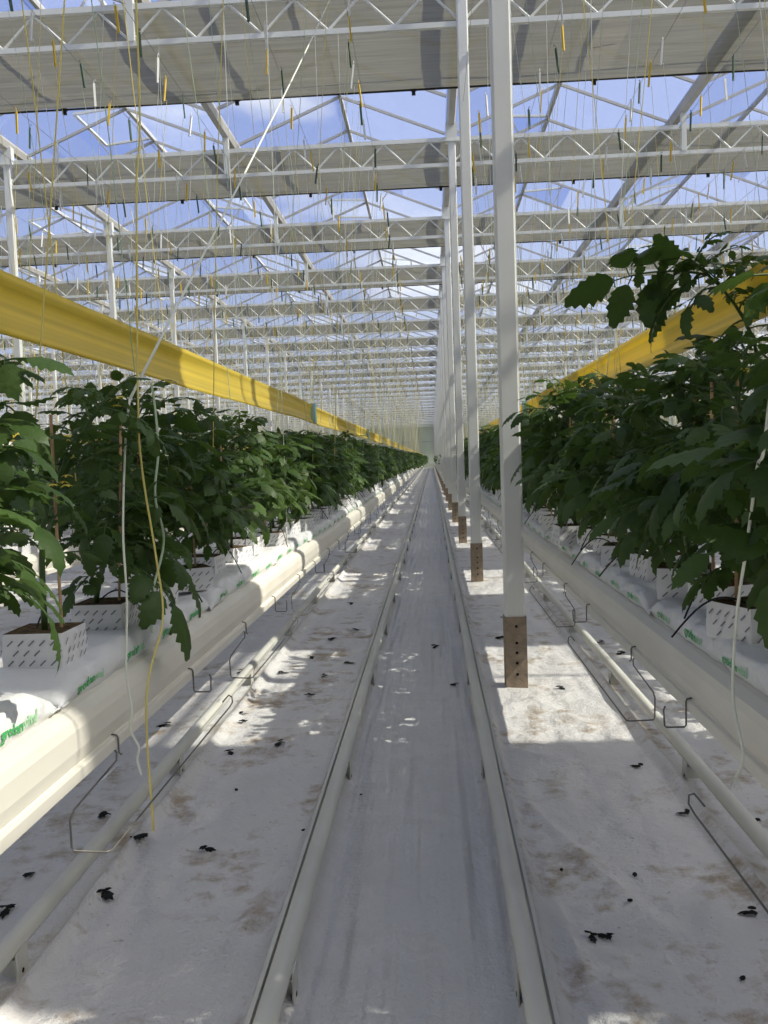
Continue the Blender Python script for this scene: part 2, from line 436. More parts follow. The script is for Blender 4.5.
# ------------------------------------------------------------------ shade screens: drawn part of the way across every bay
def screen_mesh(seed, x0, x1, w, detail):
    m = MB(); nx = max(2, int((x1-x0)/detail)); ny = 16
    for j in range(ny+1):
        for i in range(nx+1):
            x = x0+(x1-x0)*i/nx; t = j/ny; y = w*t
            z = -.05*math.sin(PI*t)+.022*noise.noise(Vector((x*.5, y*7, seed)))+.012*noise.noise(Vector((x*1.3, y*15, seed+4)))
            yy = y+(.05*noise.noise(Vector((x*.35, 1, seed*2))) if j == ny else 0)
            m.v.append((x, yy, z))
    for j in range(ny):
        for i in range(nx):
            a = j*(nx+1)+i; m.face((a, a+1, a+nx+2, a+nx+1))
    return m
for k in range(-3, NT+1):
    y = PY+STEP*k
    half = min(60, .47*max(y, 3)+16)
    x0, x1 = max(-57, -half-3), min(51, half)
    w = 2.17+.08*math.sin(k*2.1)
    yo = .03
    if k == -1: yo, w = .27, w-.24
    root = empty('shade_screen', (0, y+yo, ZT+.005))
    me = screen_mesh(k*1.7+5, x0, x1, w, .5 if k < 8 else 1.5)
    me.build('screen_cloth', M['screen'], root, smooth=True, recalc=False)
    hem = MB(); hem.box(((x0+x1)/2, w, -.005), (x1-x0, .02, .018)); hem.build('hem_cord', M['clip_black'] if k < 6 else M['roof_gutter'], root)
    if 1 <= k <= 4:
        cme = None; xx = -9+k*.37
        while xx < 9:
            if abs(xx-CAM.x) < .5*y+1.5:
                if cme is None:
                    b = MB(); b.box((0, 0, -.035), (.045, .035, .06)); b.box((0,.0,-.005), (.07,.045,.02)); c = b.build('hem_clip', M['clip_black'], root); cme = c.data
                else:
                    c = D.objects.new('hem_clip', cme); COL.objects.link(c); c.parent = root
                c.location = (xx, w, 0)
            xx += 2.16
    lab = 'grey beige shade screen half drawn beyond the %s truss line' % ORD[k-1] if 1 <= k <= 10 else 'grey beige shade screen half drawn between the distant roof trusses'
    tag(root, lab, 'shade screen', 'half drawn shade screens' if not 1 <= k <= 10 else None)

# ------------------------------------------------------------------ posts
def make_post():
    root = empty('roof_post')
    b = MB(); w, d, t = .106, .085, .012
    prof = [(-w/2, -d/2+t), (-w/2+t, -d/2), (w/2-t, -d/2), (w/2, -d/2+t), (w/2, d/2-t), (w/2-t, d/2), (-w/2+t, d/2), (-w/2, d/2-t)]
    i = len(b.v)
    for z in (.38, 5.66):
        b.v += [(x, y, z) for x, y in prof]
    n = len(prof)
    for j in range(n): b.face((i+j, i+(j+1) % n, i+n+(j+1) % n, i+n+j))
    b.face(tuple(range(i, i+n))[::-1]); b.face(tuple(range(i+n, i+2*n)))
    b.build('shaft', M['post_paint'], root)
    hp = MB(); hp.box((0, 0, 5.78), (.16, .10, .25)); hp.box((0, 0, 5.66), (.19, .13, .02)); hp.build('head_plate', M['truss_white'], root)
    s = MB(); s.box((0, 0, .19), (.116, .095, .40)); base = s.build('base', M['post_base'], root)
    for z in (.085, .145, .20, .252, .34):
        h = MB(); h.tube([(0.004, -.0495, z), (.004, -.0465, z)], .0078, 10); h.build('bolt_hole', M['dark_hole'], base)
    e = MB()
    for zz, n in ((.305, 5), (.288, 6)):
        for q in range(n): e.box((-.028+q*.0115, -.0484, zz), (.006, .002, .010))
    e.box((-.004, -.0484, .352), (.07, .002, .004))
    e.build('embossed_mark', M['post_base'], base)
    return reg(root)
post0 = make_post(); first = True
seen = 0
for j in range(-7, 7):
    for k in range(0, NT):
        x, y = PX+j*BAY, PY+STEP*k
        if j != 0 and (y < 7 or y > 62 or x-CAM.x+.06*y < -.46*y-.5 or x-CAM.x+.06*y > .46*y+.5): continue
        o = post0 if first else copy_tree(post0); first = False
        o.location = (x, y, 0)
        if j == 0 and k < 4:
            lab = ['white square post with rusty drilled foot, the widest one beside the rail path',
                   'second white post along the rail path, its brown drilled foot showing',
                   'third white post along the rail path, slim, behind the second post',
                   'fourth white post along the rail path, slimmer, behind the third post'][k]
            tag(o, lab, 'post')
        elif j == 0:
            tag(o, 'slim white post in the overlapping run beside the rail path', 'post', 'posts beside the rail path')
        else:
            tag(o, 'white roof post rising behind the yellow ribbon above the plants', 'post', 'posts across the crop rows')

# ------------------------------------------------------------------ pipe rails
RZ = .098
def make_rail(name, x, z, y0, y1, side, offs, label, r=.0255, r_strip=False):
    root = empty(name, (x, 0, 0))
    p = MB(); ys = lin(y0, 12, 24)+lin(12, y1, 40)[1:]
    p.tube([(.004*noise.noise(Vector((y*.35, x, 1))), y, z+.003*noise.noise(Vector((y*.5, x, 2)))) for y in ys], r, 14)
    p.build('pipe', M['white_metal'], root, smooth=True)
    if r_strip:
        es = MB(); pr = [(-.005,.0),(.005,.0),(.008,.062),(-.001,.066)]
        def wob(x_, y_, z_): return (-side*(.0375-x_*.9)+.003*noise.noise(Vector((y_*.8, x, 5))), y_, z-.054+z_+.005*noise.noise(Vector((y_*.6, x, 8))))
        es.sweep(pr, lin(y0, 12, 90)+lin(12, y1, 50)[1:], 0, wob); es.build('edge_strip', M['white_metal'], root)
    bk = MB()
    bk.box((side*.026, 0, z*.5-.005), (.004, .058, z*1.0)); bk.box((0, 0, z*.42), (.05, .004, z*.8)); bk.box((side*.020, 0, z-.024), (.014, .058, .004))
    m0 = None; y = offs
    while y < 62:
        if m0 is None:
            o = bk.build('support_bracket', M['white_metal'], root); m0 = o.data
            h = MB(); h.tube([(side*.0283, 0, z*.28), (side*.0292, 0, z*.28)], .006, 8); ho = h.build('bolt_hole', M['dark_hole'], o); hme = ho.data
        else:
            o = D.objects.new('support_bracket', m0); COL.objects.link(o); o.parent = root
            if y < 12:
                ho = D.objects.new('bolt_hole', hme); COL.objects.link(ho); ho.parent = o
        o.location.y = y; y += 1.375
    tag(root, label, 'pipe rail')
    return root
make_rail('pipe_rail', -.2775, RZ, -3, END-1, 1, .54, 'cream pipe rail edging the cloth path, farther from the posts', r_strip=True)
make_rail('pipe_rail', .2775, RZ, -3, END-1, -1, .54, 'cream pipe rail edging the cloth path, nearer the posts', r_strip=True)
make_rail('heating_pipe', -.965, .085, -3, END-1, 1, .64, 'low cream heating pipe under the sunlit cream growing gutter')
make_rail('heating_pipe', 1.03, .085, -3, END-1, -1, .515, 'low cream heating pipe under the growing gutter behind the posts')

# ------------------------------------------------------------------ growing gutters, slabs
def gutter(xr, label, group=None, detail=True):
    root = empty('growing_gutter', (xr, 0, 0))
    half = [(.150,.610),(.150,.633),(.148,.636),(.140,.637),(.138,.640),(.141,.646),(.146,.672),(.145,.712),(.138,.730),(.118,.745),(.095,.750),(.090,.744)]
    inner = [(-x, z) for x, z in half[::-1]]
    under = [(-.138,.610),(-.134,.640),(-.10,.645),(-.06,.630),(.06,.630),(.10,.645),(.134,.640),(.138,.610)]
    prof = half+inner+under
    b = MB(); b.sweep(prof, lin(-3, 20, 24)+lin(20, END-2, 12)[1:])
    o = b.build('channel', M['gutter_cream'], root)
    if detail:
        for k in range(0, 10):
            for s in (-1, 1):
                w = MB(); w.tube([(s*.11, PY+STEP*k-.1, .74), (s*.11, PY+STEP*k-.1, ZB-.02)], .0022, 4); w.build('hanger_wire', M['string_white'], root)
    tag(root, label, 'growing gutter', group)
    return root
gutter(ROWL, 'cream growing gutter in sun, across the rail path from the posts')
gutter(ROWR, 'cream growing gutter in shade, running close behind the posts')
for x in (-2.40, 2.46, -4.02, 4.08): gutter(x, 'white growing gutter of the next crop rows seen through the plants', 'growing gutters of the next rows', False)

SL = 1.2
def bag_surf(s, q, sgn, seed):
    """point on a grow bag: s along (0..1.2), q round the section (0 = foot of aisle side .. 1 = foot of far side)"""
    prof = [(.100,.0),(.108,.018),(.106,.040),(.098,.056),(.080,.066),(.04,.064),(-.04,.064),(-.080,.066),(-.098,.056),(-.106,.040),(-.108,.018),(-.100,.0)]
    f = q*(len(prof)-1); i = min(int(f), len(prof)-2); t = f-i
    x = prof[i][0]*(1-t)+prof[i+1][0]*t; z = prof[i][1]*(1-t)+prof[i+1][1]*t
    e = min(s, SL-s)
    k = .25+.75*min(1, max(0, e)/.09)**.6
    wv = noise.noise(Vector((s*6, q*3, seed)))*.009+noise.noise(Vector((s*15, q*7, seed+3)))*.008-abs(noise.noise(Vector((s*24+q*5, q*4, seed+6))))*.007
    z = z*k*(1+.16*noise.noise(Vector((s*3.3, 2, seed))))+wv*.8*(1 if z > .01 else 0)*k
    x = x*(1+.05*noise.noise(Vector((s*5, z*9, seed+8))))+wv*.4*k
    return Vector((x*sgn, s-SL/2, max(0, z)))
def make_slab(sgn, seed):
    m = MB(); ns, nq = 64, 22
    for i in range(ns+1):
        for j in range(nq+1): m.v.append(tuple(bag_surf(SL*i/ns, j/nq, sgn, seed)))
    for i in range(ns):
        for j in range(nq):
            a = i*(nq+1)+j; m.face((a, a+1, a+nq+2, a+nq+1))
    # flat welded flaps at both ends
    for e, yy in ((0, -.05), (ns, .05)):
        i0 = len(m.v)
        for j in range(nq+1):
            v = m.v[e*(nq+1)+j]; m.v.append((v[0]*1.03, v[1]+yy, .006+.25*v[2]+.012*noise.noise(Vector((j*.7, seed, yy*40)))))
        for j in range(nq): m.face((e*(nq+1)+j, i0+j, i0+j+1, e*(nq+1)+j+1))
    return m
def text_mesh(body, size):
    cu = D.curves.new('t', 'FONT'); cu.body = body; cu.size = size; cu.resolution_u = 3; cu.offset = .0009
    o = D.objects.new('t', cu); COL.objects.link(o)
    dg = bpy.context.evaluated_depsgraph_get()
    me = D.meshes.new_from_object(o.evaluated_get(dg))
    D.objects.remove(o); D.curves.remove(cu)
    vs = [v.co.copy() for v in me.vertices]; fs = [tuple(p.vertices) for p in me.polygons]; D.meshes.remove(me)
    return vs, fs
T1 = text_mesh('grodan', .031); T2 = text_mesh('vital', .031)
W1 = max(v.x for v in T1[0]); W2 = max(v.x for v in T2[0])
def slab_print(sgn, seed, c):
    m = MB()
    if 1:
        off = -(W1+W2+.004)/2
        for (vs, fs), mi, o in ((T1, 0, off), (T2, 1, off+W1+.004)):
            b = len(m.v)
            for v in vs:
                s = c+(v.x+o)*(1 if sgn > 0 else -1)      # reads along the bag for someone in the aisle
                q = (.010+v.y*.92+.006)/.066*.30
                p = bag_surf(s, max(.02, q), sgn, seed); p.x += sgn*.0022; p.z += .0012
                m.v.append(tuple(p))
            for f in fs: m.face(tuple(b+i for i in f), mi)
    return m
slab_protos = {}
for sgn in (1, -1):
    slab_protos[sgn] = []
    for q in range(3):
        slab_protos[sgn].append((make_slab(sgn, q*5.3+1+sgn).mesh('grow_bag', M['bag'], True), [slab_print(sgn, q*5.3+1+sgn, c).mesh('printed_lettering', [M['print_green'], M['print_pale']]) for c in (.16, .45, .74, 1.03)]))
far_slab = MB()
far_bag = make_slab(1, 3).mesh('far_grow_bag', M['bag'], True)
for row, sgn, y0, lab, near in ((ROWL, 1, .50, 'row facing the posts', ('white grow bag with green lettering, nearest one in the sunlit gutter', 'second white grow bag along the sunlit gutter, green lettering on its side')),
                     (ROWR, -1, .22, 'row behind the posts', ('white grow bag with green lettering, nearest one in the shaded gutter', 'second white grow bag along the shaded gutter, green lettering on its side'))):
    k = 0; y = y0+.6; nr = 0
    while y < END-4:
        me, pm = slab_protos[sgn][k % 3]
        if y < 64:
            if y > .9:
                o = D.objects.new('grow_bag', me); COL.objects.link(o); o.location = (row+sgn*random.uniform(.0, .012), y, .749)
                if y < 22:
                    for pq in pm:
                        c = D.objects.new('printed_lettering', pq); COL.objects.link(c); c.parent = o
                if nr < 2: tag(o, near[nr], 'grow bag')
                else: tag(o, 'white grow bag lying in the gutter of the '+lab, 'grow bag', 'grow bags of the '+lab)
                nr += 1
        else:
            i0 = len(far_slab.v)
            far_slab.box((row, y, .78), (.2, 1.16, .06))
        y += 1.215; k += 1
    for xr in ((row-1.62, row-3.24) if sgn > 0 else (row+1.62, row+3.24)):
        y = 1.5
        while y < END-4:
            far_slab.box((xr, y, .78), (.2, 1.16, .06)); y += 1.215
o = far_slab.build('distant_grow_bags', M['bag'], recalc=False); tag(o, 'white grow bags filling the distant and neighbouring gutters', 'grow bags', None, 'stuff')

# ------------------------------------------------------------------ tomato plants
def leaflet(m, P, d, n, L, W, N, curl, tone, fold=.28, lobes=.15):
    d = d.normalized(); n = (n-d*n.dot(d)).normalized(); s = d.cross(n)
    b = len(m.v); pos = P.copy(); a = 0
    for i in range(N+1):
        t = i/N
        w = W*(math.sin(PI*min(1, (t*.94+.03))**.72))**.85 if t < 1 else 0
        lob = lobes*(1 if i % 2 else -1)*(.6+.4*math.sin(PI*t))
        w = max(0, w*(1+lob)) if 0 < i < N else w*.35
        ang = curl*t*1.5
        dd = d*math.cos(ang)-n*math.sin(ang); nn = n*math.cos(ang)+d*math.sin(ang)
        if i: pos = pos+dd*(L/N)
        back = -dd*(L/N)*.35*(1 if i % 2 == 0 else -.6)
        m.v.append(tuple(pos))
        m.v.append(tuple(pos+s*w+nn*(w*fold)-nn*(w*w/W*.5)+back)); m.v.append(tuple(pos-s*w+nn*(w*fold)-nn*(w*w/W*.5)+back))
    for i in range(N):
        q = b+3*i
        m.face((q, q+3, q+4, q+1), 0, tone); m.face((q, q+2, q+5, q+3), 0, tone)
def leaf(m, P, az, e0, L, droop, N, rng, tone, pairs=((.30,.6),(.53,.9),(.78,1.0)), small=True, r=.003, twist=0.0, scale=1.0, roll=None):
    h = Vector((math.cos(az), math.sin(az), 0)); rl_ = rng.uniform(-.55,.55) if roll is None else roll
    side = Vector((-h.y, h.x, 0))*math.cos(rl_)+Vector((0,0,1))*math.sin(rl_)
    K = 8; pts = [Vector(P)]; dirs = []
    for i in range(K):
        e = e0-droop*(i/K); d = h*math.cos(e)+Vector((0,0,1))*math.sin(e)+side*(twist*i/K)
        d.normalize(); dirs.append(d); pts.append(pts[-1]+d*(L*.72/K))
    dirs.append(dirs[-1])
    m.tube(pts, r, 4, 1, False, tone, r*.5)
    def at(u):
        f = u*K; i = min(int(f), K-1); return pts[i].lerp(pts[i+1], f-i), dirs[i]
    LL = L*.275*scale
    def nrm(d): return d.cross(side).normalized()*-1 if d.cross(side).z < 0 else d.cross(side).normalized()
    p, d = at(1.0); leaflet(m, p, d, nrm(d), LL*1.35, LL*.33, N, .35+rng.uniform(0,.4), tone+rng.uniform(-.1,.1))
    for u, k in pairs:
        p, d = at(u); n = nrm(d)
        for s in (-1, 1):
            uu = min(1, max(0, u+rng.uniform(-.04,.04))); p, d = at(uu)
            a = rng.uniform(.9, 1.25)
            dd = d*math.cos(a)+side*(s*math.sin(a))-Vector((0,0,1))*rng.uniform(-.45,.6)
            l = LL*k*rng.uniform(.95,1.25)
            st = p+dd.normalized()*l*.24
            m.tube([p, st], r*.55, 3, 1, False, tone)
            leaflet(m, st, dd, n+side*(s*.3), l, l*.30, N, rng.uniform(-.15,1.1), tone+rng.uniform(-.12,.12))
    if small:
        for u in (.22, .46, .70):
            p, d = at(u); n = nrm(d)
            for s in (-1, 1):
                dd = d*.3+side*s; l = LL*.32*rng.uniform(.7,1.2)
                leaflet(m, p, dd, n, l, l*.42, max(4, N//2), .4, tone)
def plant_parts(seed, H, nl, N, lean=(0,0), Lmax=.30, top=.10, cube_h=.075, pairs3=True, path=None):
    rng = random.Random(seed)
    st, fo, fw = MB(), MB(), MB()
    K = 14; sp = []
    wx, wy = rng.uniform(-.03,.03), rng.uniform(-.03,.03)
    for i in range(K+1):
        t = i/K
        sp.append(Vector((lean[0]*t*t+wx*math.sin(t*5+seed), lean[1]*t*t+wy*math.sin(t*4+1), cube_h+H*t)))
    if path:
        K = 14; sp = []
        for i in range(K+1):
            f = i/K*(len(path)-1); j = min(int(f), len(path)-2); sp.append(Vector(path[j]).lerp(Vector(path[j+1]), f-j))
        for _ in range(2): sp = [sp[0]]+[(sp[i-1]+sp[i]*2+sp[i+1])/4 for i in range(1, K)]+[sp[-1]]
    st.tube(sp, .0075, 7, 0, True, .5, .0035)
    az = rng.uniform(0, 6.28)
    for i in range(nl):
        t = .20+.80*(i/(nl-1))
        f = t*K; j = min(int(f), K-1); P = sp[j].lerp(sp[j+1], f-j)
        az += 2.4+rng.uniform(-.35,.35)
        if t < .8:
            L = Lmax*(.72+.28*math.sin(PI*min(1,t*1.2)))*rng.uniform(.88,1.1); e0 = rng.uniform(-.1,1.0); dr = rng.uniform(.4,1.7)
        else:
            L = Lmax*(1.0-(t-.8)*3.3)*rng.uniform(.8,1.05)+.04; e0 = rng.uniform(.6,1.15); dr = rng.uniform(.4,1.2)
        if t < .30: L *= .75; dr = 1.1
        leaf(fo, P, az, e0, max(L, top*.8), dr, N, rng, rng.uniform(.05,.75)+.25*max(0, t-.75), ((.30,.6),(.53,.9),(.78,1.0)), N >= 6, .003, rng.uniform(-.9,.9), 1.12-.38*t)
    for q in range(rng.choice((1, 2, 2))):
        t = .55+.35*q+rng.uniform(-.05,.08); t = min(t, .97); P = sp[int(t*K)]; a = rng.uniform(0, 6.28)
        e = P+Vector((math.cos(a)*.07, math.sin(a)*.07, .02)); fw.tube([P, (P+e)/2+Vector((0,0,.015)), e], .002, 4, 1, False)
        for w in range(4):
            c = e+Vector((rng.uniform(-.02,.02), rng.uniform(-.02,.02), rng.uniform(-.02,.015)))
            for z in range(5):
                g = z*1.2566+w; dd = Vector((math.cos(g), math.sin(g), .25)).normalized()
                leaflet(fw, c, dd, Vector((0,0,1)), .016, .0045, 3, .6, .5, .1, 0)
    return st, fo, fw, sp
def cube_mesh():
    """mesh stone block: white wrapper with black dashes, brown top"""
    w, h = .067, .078
    m = MB(); nx = 8
    ring = []
    for k in range(4):
        for i in range(nx):
            a = (k+.0)*PI/2; t = -1+2*i/nx
            x, y = w, w*t
            ca, sa = math.cos(a), math.sin(a); ring.append((x*ca-y*sa, x*sa+y*ca))
    n = len(ring)
    for z, g in ((.0, 1.0), (.03, 1.02), (.06, 1.0), (h, .99)):
        for i, (x, y) in enumerate(ring):
            q = 1+.03*noise.noise(Vector((x*40, y*40, z*30))); m.v.append((x*g*q, y*g*q, z))
    for lv in range(3):
        for i in range(n): a = lv*n+i; b = lv*n+(i+1) % n; m.face((a, b, b+n, a+n), 0)
    m.v.append((0, 0, h-.004)); c = len(m.v)-1
    for i in range(n): m.face((3*n+i, 3*n+(i+1) % n, c), 1)
    # dash print lies on the wrapper
    rng = random.Random(3)
    for k in range(4):
        a = k*PI/2; R = Matrix.Rotation(a, 3, 'Z')
        for col in range(5):
            for rw in range(3):
                if rng.random() < .22: continue
                u = -.048+col*.024+(rw % 2)*.012; z = .014+rw*.022
                p = R @ Vector((w*1.055, u, z)); d = R @ Vector((0, .0065, .006)); e = R @ Vector((0, .0012, -.0012))
                b = len(m.v); m.v += [tuple(p-d-e), tuple(p+d-e), tuple(p+d+e), tuple(p-d+e)]; m.face((b, b+1, b+2, b+3), 2)
    return m.mesh('rockwool_block', [M['cube_wrap'], M['cube_top'], M['dash']])
CUBE = cube_mesh()
def stake_mesh(seed):
    rng = random.Random(seed); m = MB()
    m.tube([(.03, .02, .05), (.03+rng.uniform(-.05,.05), .02+rng.uniform(-.05,.05), .56)], .0038, 6); return m.mesh('support_cane', M['bamboo'])
def drip_mesh(seed):
    rng = random.Random(seed); m = MB(); s = rng.choice((-1, 1))
    hh = rng.uniform(.05,.08); m.tube([(-.03+(-.05*s+.03)*t, .02+.15*t, .07-.06*t+hh*math.sin(PI*t)) for t in lin(0, 1, 14)], .0022, 6); return m.mesh('drip_tube', M['hose'])
def make_plant(seed, H, nl, N, **kw):
    st, fo, fw, sp = plant_parts(seed, H, nl, N, **kw)
    root = empty('tomato_plant')
    for b, nm, ms in ((st, 'stem', M['stem']), (fo, 'foliage', [M['leaf'], M['stem']]), (fw, 'flower_cluster', [M['flower'], M['stem']])):
        b.build(nm, ms, root, smooth=(nm != 'flower_cluster'), recalc=False)
    for me in (CUBE, stake_mesh(seed), drip_mesh(seed)):
        c = D.objects.new(me.name.split('.')[0], me); COL.objects.link(c); c.parent = root
    root['fol'] = 1
    return root
def place(root, x, y, rz, s=1.0, z=.803):
    root.location = (x, y, z); root.rotation_euler = (0, 0, rz); root.scale = (s, s, s)
NEARV = [make_plant(11+i, .46+.035*(i % 3), 46, 11, Lmax=.285) for i in range(6)]
MIDV = [make_plant(31+i, .49+.03*(i % 3), 42, 6, Lmax=.285) for i in range(5)]
for o in NEARV+MIDV:
    if 'fol' in o: del o['fol']
    reg(o)
taken = set()
def get(v):
    if v.name in taken: return copy_tree(v)
    taken.add(v.name); return v
rng = random.Random(5)
near_labels = {}
def row_plants(xr, ys, lab, grp, near, scale=1.0):
    for i, y in enumerate(ys):
        V = NEARV if y < 7.5 else MIDV
        o = get(V[rng.randrange(len(V))])
        place(o, xr+rng.uniform(-.035,.035), y, rng.uniform(0, 6.28), scale*rng.uniform(.94,1.06))
        if i < len(near) and near[i]: tag(o, near[i], 'tomato plant')
        else: tag(o, lab, 'tomato plant', grp)
def ypos(y0, y1, st):
    out = []; y = y0
    while y < y1: out.append(y+rng.uniform(-.03,.03)); y += st
    return out
row_plants(ROWL-.01, [1.5, 2.68, 3.04]+ypos(3.42, 36, .36), 'bushy young tomato plant in the sunlit gutter row facing the posts', 'tomato plants of the row facing the posts',
           [], 1.0)
row_plants(ROWR, [1.62, 2.01, 2.33, 2.62, 2.98]+ypos(3.33, 36, .35), 'bushy tomato plant in the shaded gutter row behind the posts', 'tomato plants of the row behind the posts',
           [None, 'tomato plant over the dashed block nearest the camera, shaded gutter', None], 1.13)
row_plants(ROWL-1.62, ypos(3.0, 15, .40), 'tomato plant in the next row, glimpsed between the sunlit plants', 'tomato plants of the next row past the sunlit gutter', [])
row_plants(ROWR+1.62, ypos(3.5, 12, .45), 'tomato plant in the next row, glimpsed between the shaded plants', 'tomato plants of the next row past the shaded gutter', [])
o = get(NEARV[2]); place(o, .758, 4.22, 3.2, 1.2); tag(o, 'tomato plant leaning out so that its leaves cross the widest white post', 'tomato plant')
for y in (.55, .95, 1.35, 1.75):  # oversized plants added out of view to keep sun off the near floor
    o = get(NEARV[rng.randrange(6)]); place(o, 2.46, y, y*7, 1.75); tag(o, 'unseen tall tomato plant added past the shaded gutter to shade the floor', 'tomato plant', 'unseen plants added for shade')
def own_plant(seed, x, y, label, extra, **kw):
    st, fo, fw, sp = plant_parts(seed, **kw); extra(fo, sp)
    root = empty('tomato_plant')
    for b, nm, ms in ((st, 'stem', M['stem']), (fo, 'foliage', [M['leaf'], M['stem']]), (fw, 'flower_cluster', [M['flower'], M['stem']])):
        b.build(nm, ms, root, smooth=True, recalc=False)
    for me in (CUBE, stake_mesh(seed), drip_mesh(seed)):
        c = D.objects.new(me.name.split('.')[0], me); COL.objects.link(c); c.parent = root
    place(root, x, y, 0); tag(root, label, 'tomato plant')
rgx = random.Random(3)
def ex1(fo, sp):
    leaf(fo, sp[-1], 1.5, .3, .18, 1.1, 11, rgx, .8); leaf(fo, sp[-2], .2, -.1, .22, 1.0, 11, rgx, .75, scale=.8); leaf(fo, sp[-3], 2.4, .3, .26, 1.1, 11, rgx, .4)
def ex2(fo, sp):
    leaf(fo, sp[4], -.35, -.15, .36, .9, 12, rgx, .42, scale=1.15); leaf(fo, sp[5], .5, .1, .33, 1.2, 12, rgx, .36, scale=1.2)
own_plant(61, ROWL-.01, 1.92, 'tomato plant with a bent pale stem in the sunlit gutter, nearest dashed block in view', ex1, H=.6, nl=15, N=11, Lmax=.25, path=[(0,0,.075),(0,0,.22),(.01,0,.34),(.06,0,.44),(.13,.0,.54),(.165,.0,.585)])
own_plant(62, ROWL-.015, 2.30, 'tomato plant in the sunlit gutter with one broad leaf hanging over the gutter edge', ex2, H=.45, nl=36, N=11, Lmax=.27)
# the tall shoot that rises above the shaded row in front of the yellow ribbon
st, fo, fw, sp = plant_parts(77, .80, 24, 9, Lmax=.25, path=[(0,0,.075),(.03,0,.25),(.07,-.01,.45),(.09,-.02,.62),(.075,-.02,.74),(.0,-.02,.86),(-.085,-.02,.935)])
rg = random.Random(4)
leaf(fo, sp[-2], PI*1.0, .22, .36, .55, 12, rg, .30, ((.28,.85),(.52,1.0),(.78,1.0)), True, .0042, 0, 1.25, 1.05)
leaf(fo, sp[-2], PI*1.1, -.25, .26, .8, 12, rg, .34, ((.35,.9),(.72,1.0)), True, .0036, 0, 1.25, .9)
leaf(fo, sp[-3], PI*1.22, .0, .26, .9, 10, rg, .30, twist=.1)
leaf(fo, sp[-1], PI*.80, .95, .17, .8, 9, rg, .55)
leaf(fo, sp[-1], PI*1.6, .85, .15, .8, 9, rg, .5)
leaf(fo, sp[-2], PI*.1, .6, .20, .8, 9, rg, .5)
root = empty('tomato_plant')
for b, nm, ms in ((st, 'stem', M['stem']), (fo, 'foliage', [M['leaf'], M['stem']]), (fw, 'flower_cluster', [M['flower'], M['stem']])):
    b.build(nm, ms, root, smooth=True, recalc=False)
for me in (CUBE, stake_mesh(5), drip_mesh(5)):
    c = D.objects.new(me.name.split('.')[0], me); COL.objects.link(c); c.parent = root
place(root, .905, 2.47, 0, 1.0); tag(root, 'tallest tomato plant, its top shoot reaching up across the yellow ribbon', 'tomato plant')
# distant foliage of the same rows, past what can be told apart
fm = MB(); rng2 = random.Random(9)
def simple_leaf(P, az, L, e):
    d = Vector((math.cos(az)*math.cos(e), math.sin(az)*math.cos(e), math.sin(e))); s = Vector((-math.sin(az), math.cos(az), rng2.uniform(-.4,.4)))*L*.42
    b = len(fm.v); P = Vector(P); t = rng2.uniform(.1,.7)
    fm.v += [tuple(P), tuple(P+d*L*.5+s+Vector((0,0,.02))), tuple(P+d*L-Vector((0,0,.1*L*2))), tuple(P+d*L*.5-s)]
    fm.face((b, b+1, b+2, b+3), 0, t)
for xr, y0, dens in ((ROWL, 36, 1.0), (ROWR, 36, 1.0), (ROWL-1.62, 15, .6), (ROWR+1.62, 12, .6), (ROWL-3.24, 3, .5), (ROWR+3.24, 3, .5), (ROWL-4.86, 6, .4), (ROWR+4.86, 6, .4)):
    y = y0
    while y < END-4:
        for q in range(int(26*dens)):
            z = .86+rng2.random()**.8*.62
            simple_leaf((xr+rng2.gauss(0,.12), y+rng2.uniform(-.2,.2), z), rng2.uniform(0, 6.28), rng2.uniform(.12,.26)*(1 if y < 70 else 1.4), rng2.uniform(-.7,.5))
        y += .36 if y < 70 else .6
o = fm.build('distant_foliage', M['far_leaf'], recalc=False); tag(o, 'dense green tomato foliage of the far and neighbouring rows', 'foliage', None, 'stuff')

# ------------------------------------------------------------------ wire stem supports and clips along the gutter lip
def make_support(sg):
    """sg = +1 when the aisle lies towards +x"""
    s = lambda x: sg*x
    root = empty('stem_support')
    m = MB(); m.tube([(s(-.03),0,.606),(s(-.006),0,.604),(s(-.002),0,.598),(s(-.002),-.004,.582),(s(-.002),-.24,.565),(s(-.002),-.262,.553),(s(0),-.265,.50),(s(.004),-.265,.492),
                      (s(.068),-.265,.490),(s(.076),-.258,.490),(s(.076),.75,.486),(s(.076),.79,.490),(s(.072),.80,.505),(s(.064),.79,.512),(s(.058),.74,.505)], .0022, 7)
    m.build('wire', M['wire'], root, smooth=True)
    m = MB(); m.tube([(s(-.012),0,.639),(s(-.009),0,.6405),(s(.0),0,.6385),(s(.0032),0,.632),(s(.0032),0,.598),(s(.010),0,.594)], .0022, 7)
    m.build('lip_clip', M['wire'], root, smooth=True)
    return reg(root)
def make_clip(sg):
    s = lambda x: sg*x
    m = MB(); m.tube([(s(-.012),0,.639),(s(-.009),0,.6405),(s(.0),0,.6385),(s(.0032),0,.632),(s(.0032),0,.575),(s(.007),0,.570),(s(.05),0,.570),(s(.054),0,.574),(s(.056),0,.612),(s(.052),0,.622)], .0023, 7)
    o = m.build('wire_clip', M['wire'], smooth=True)
    return o
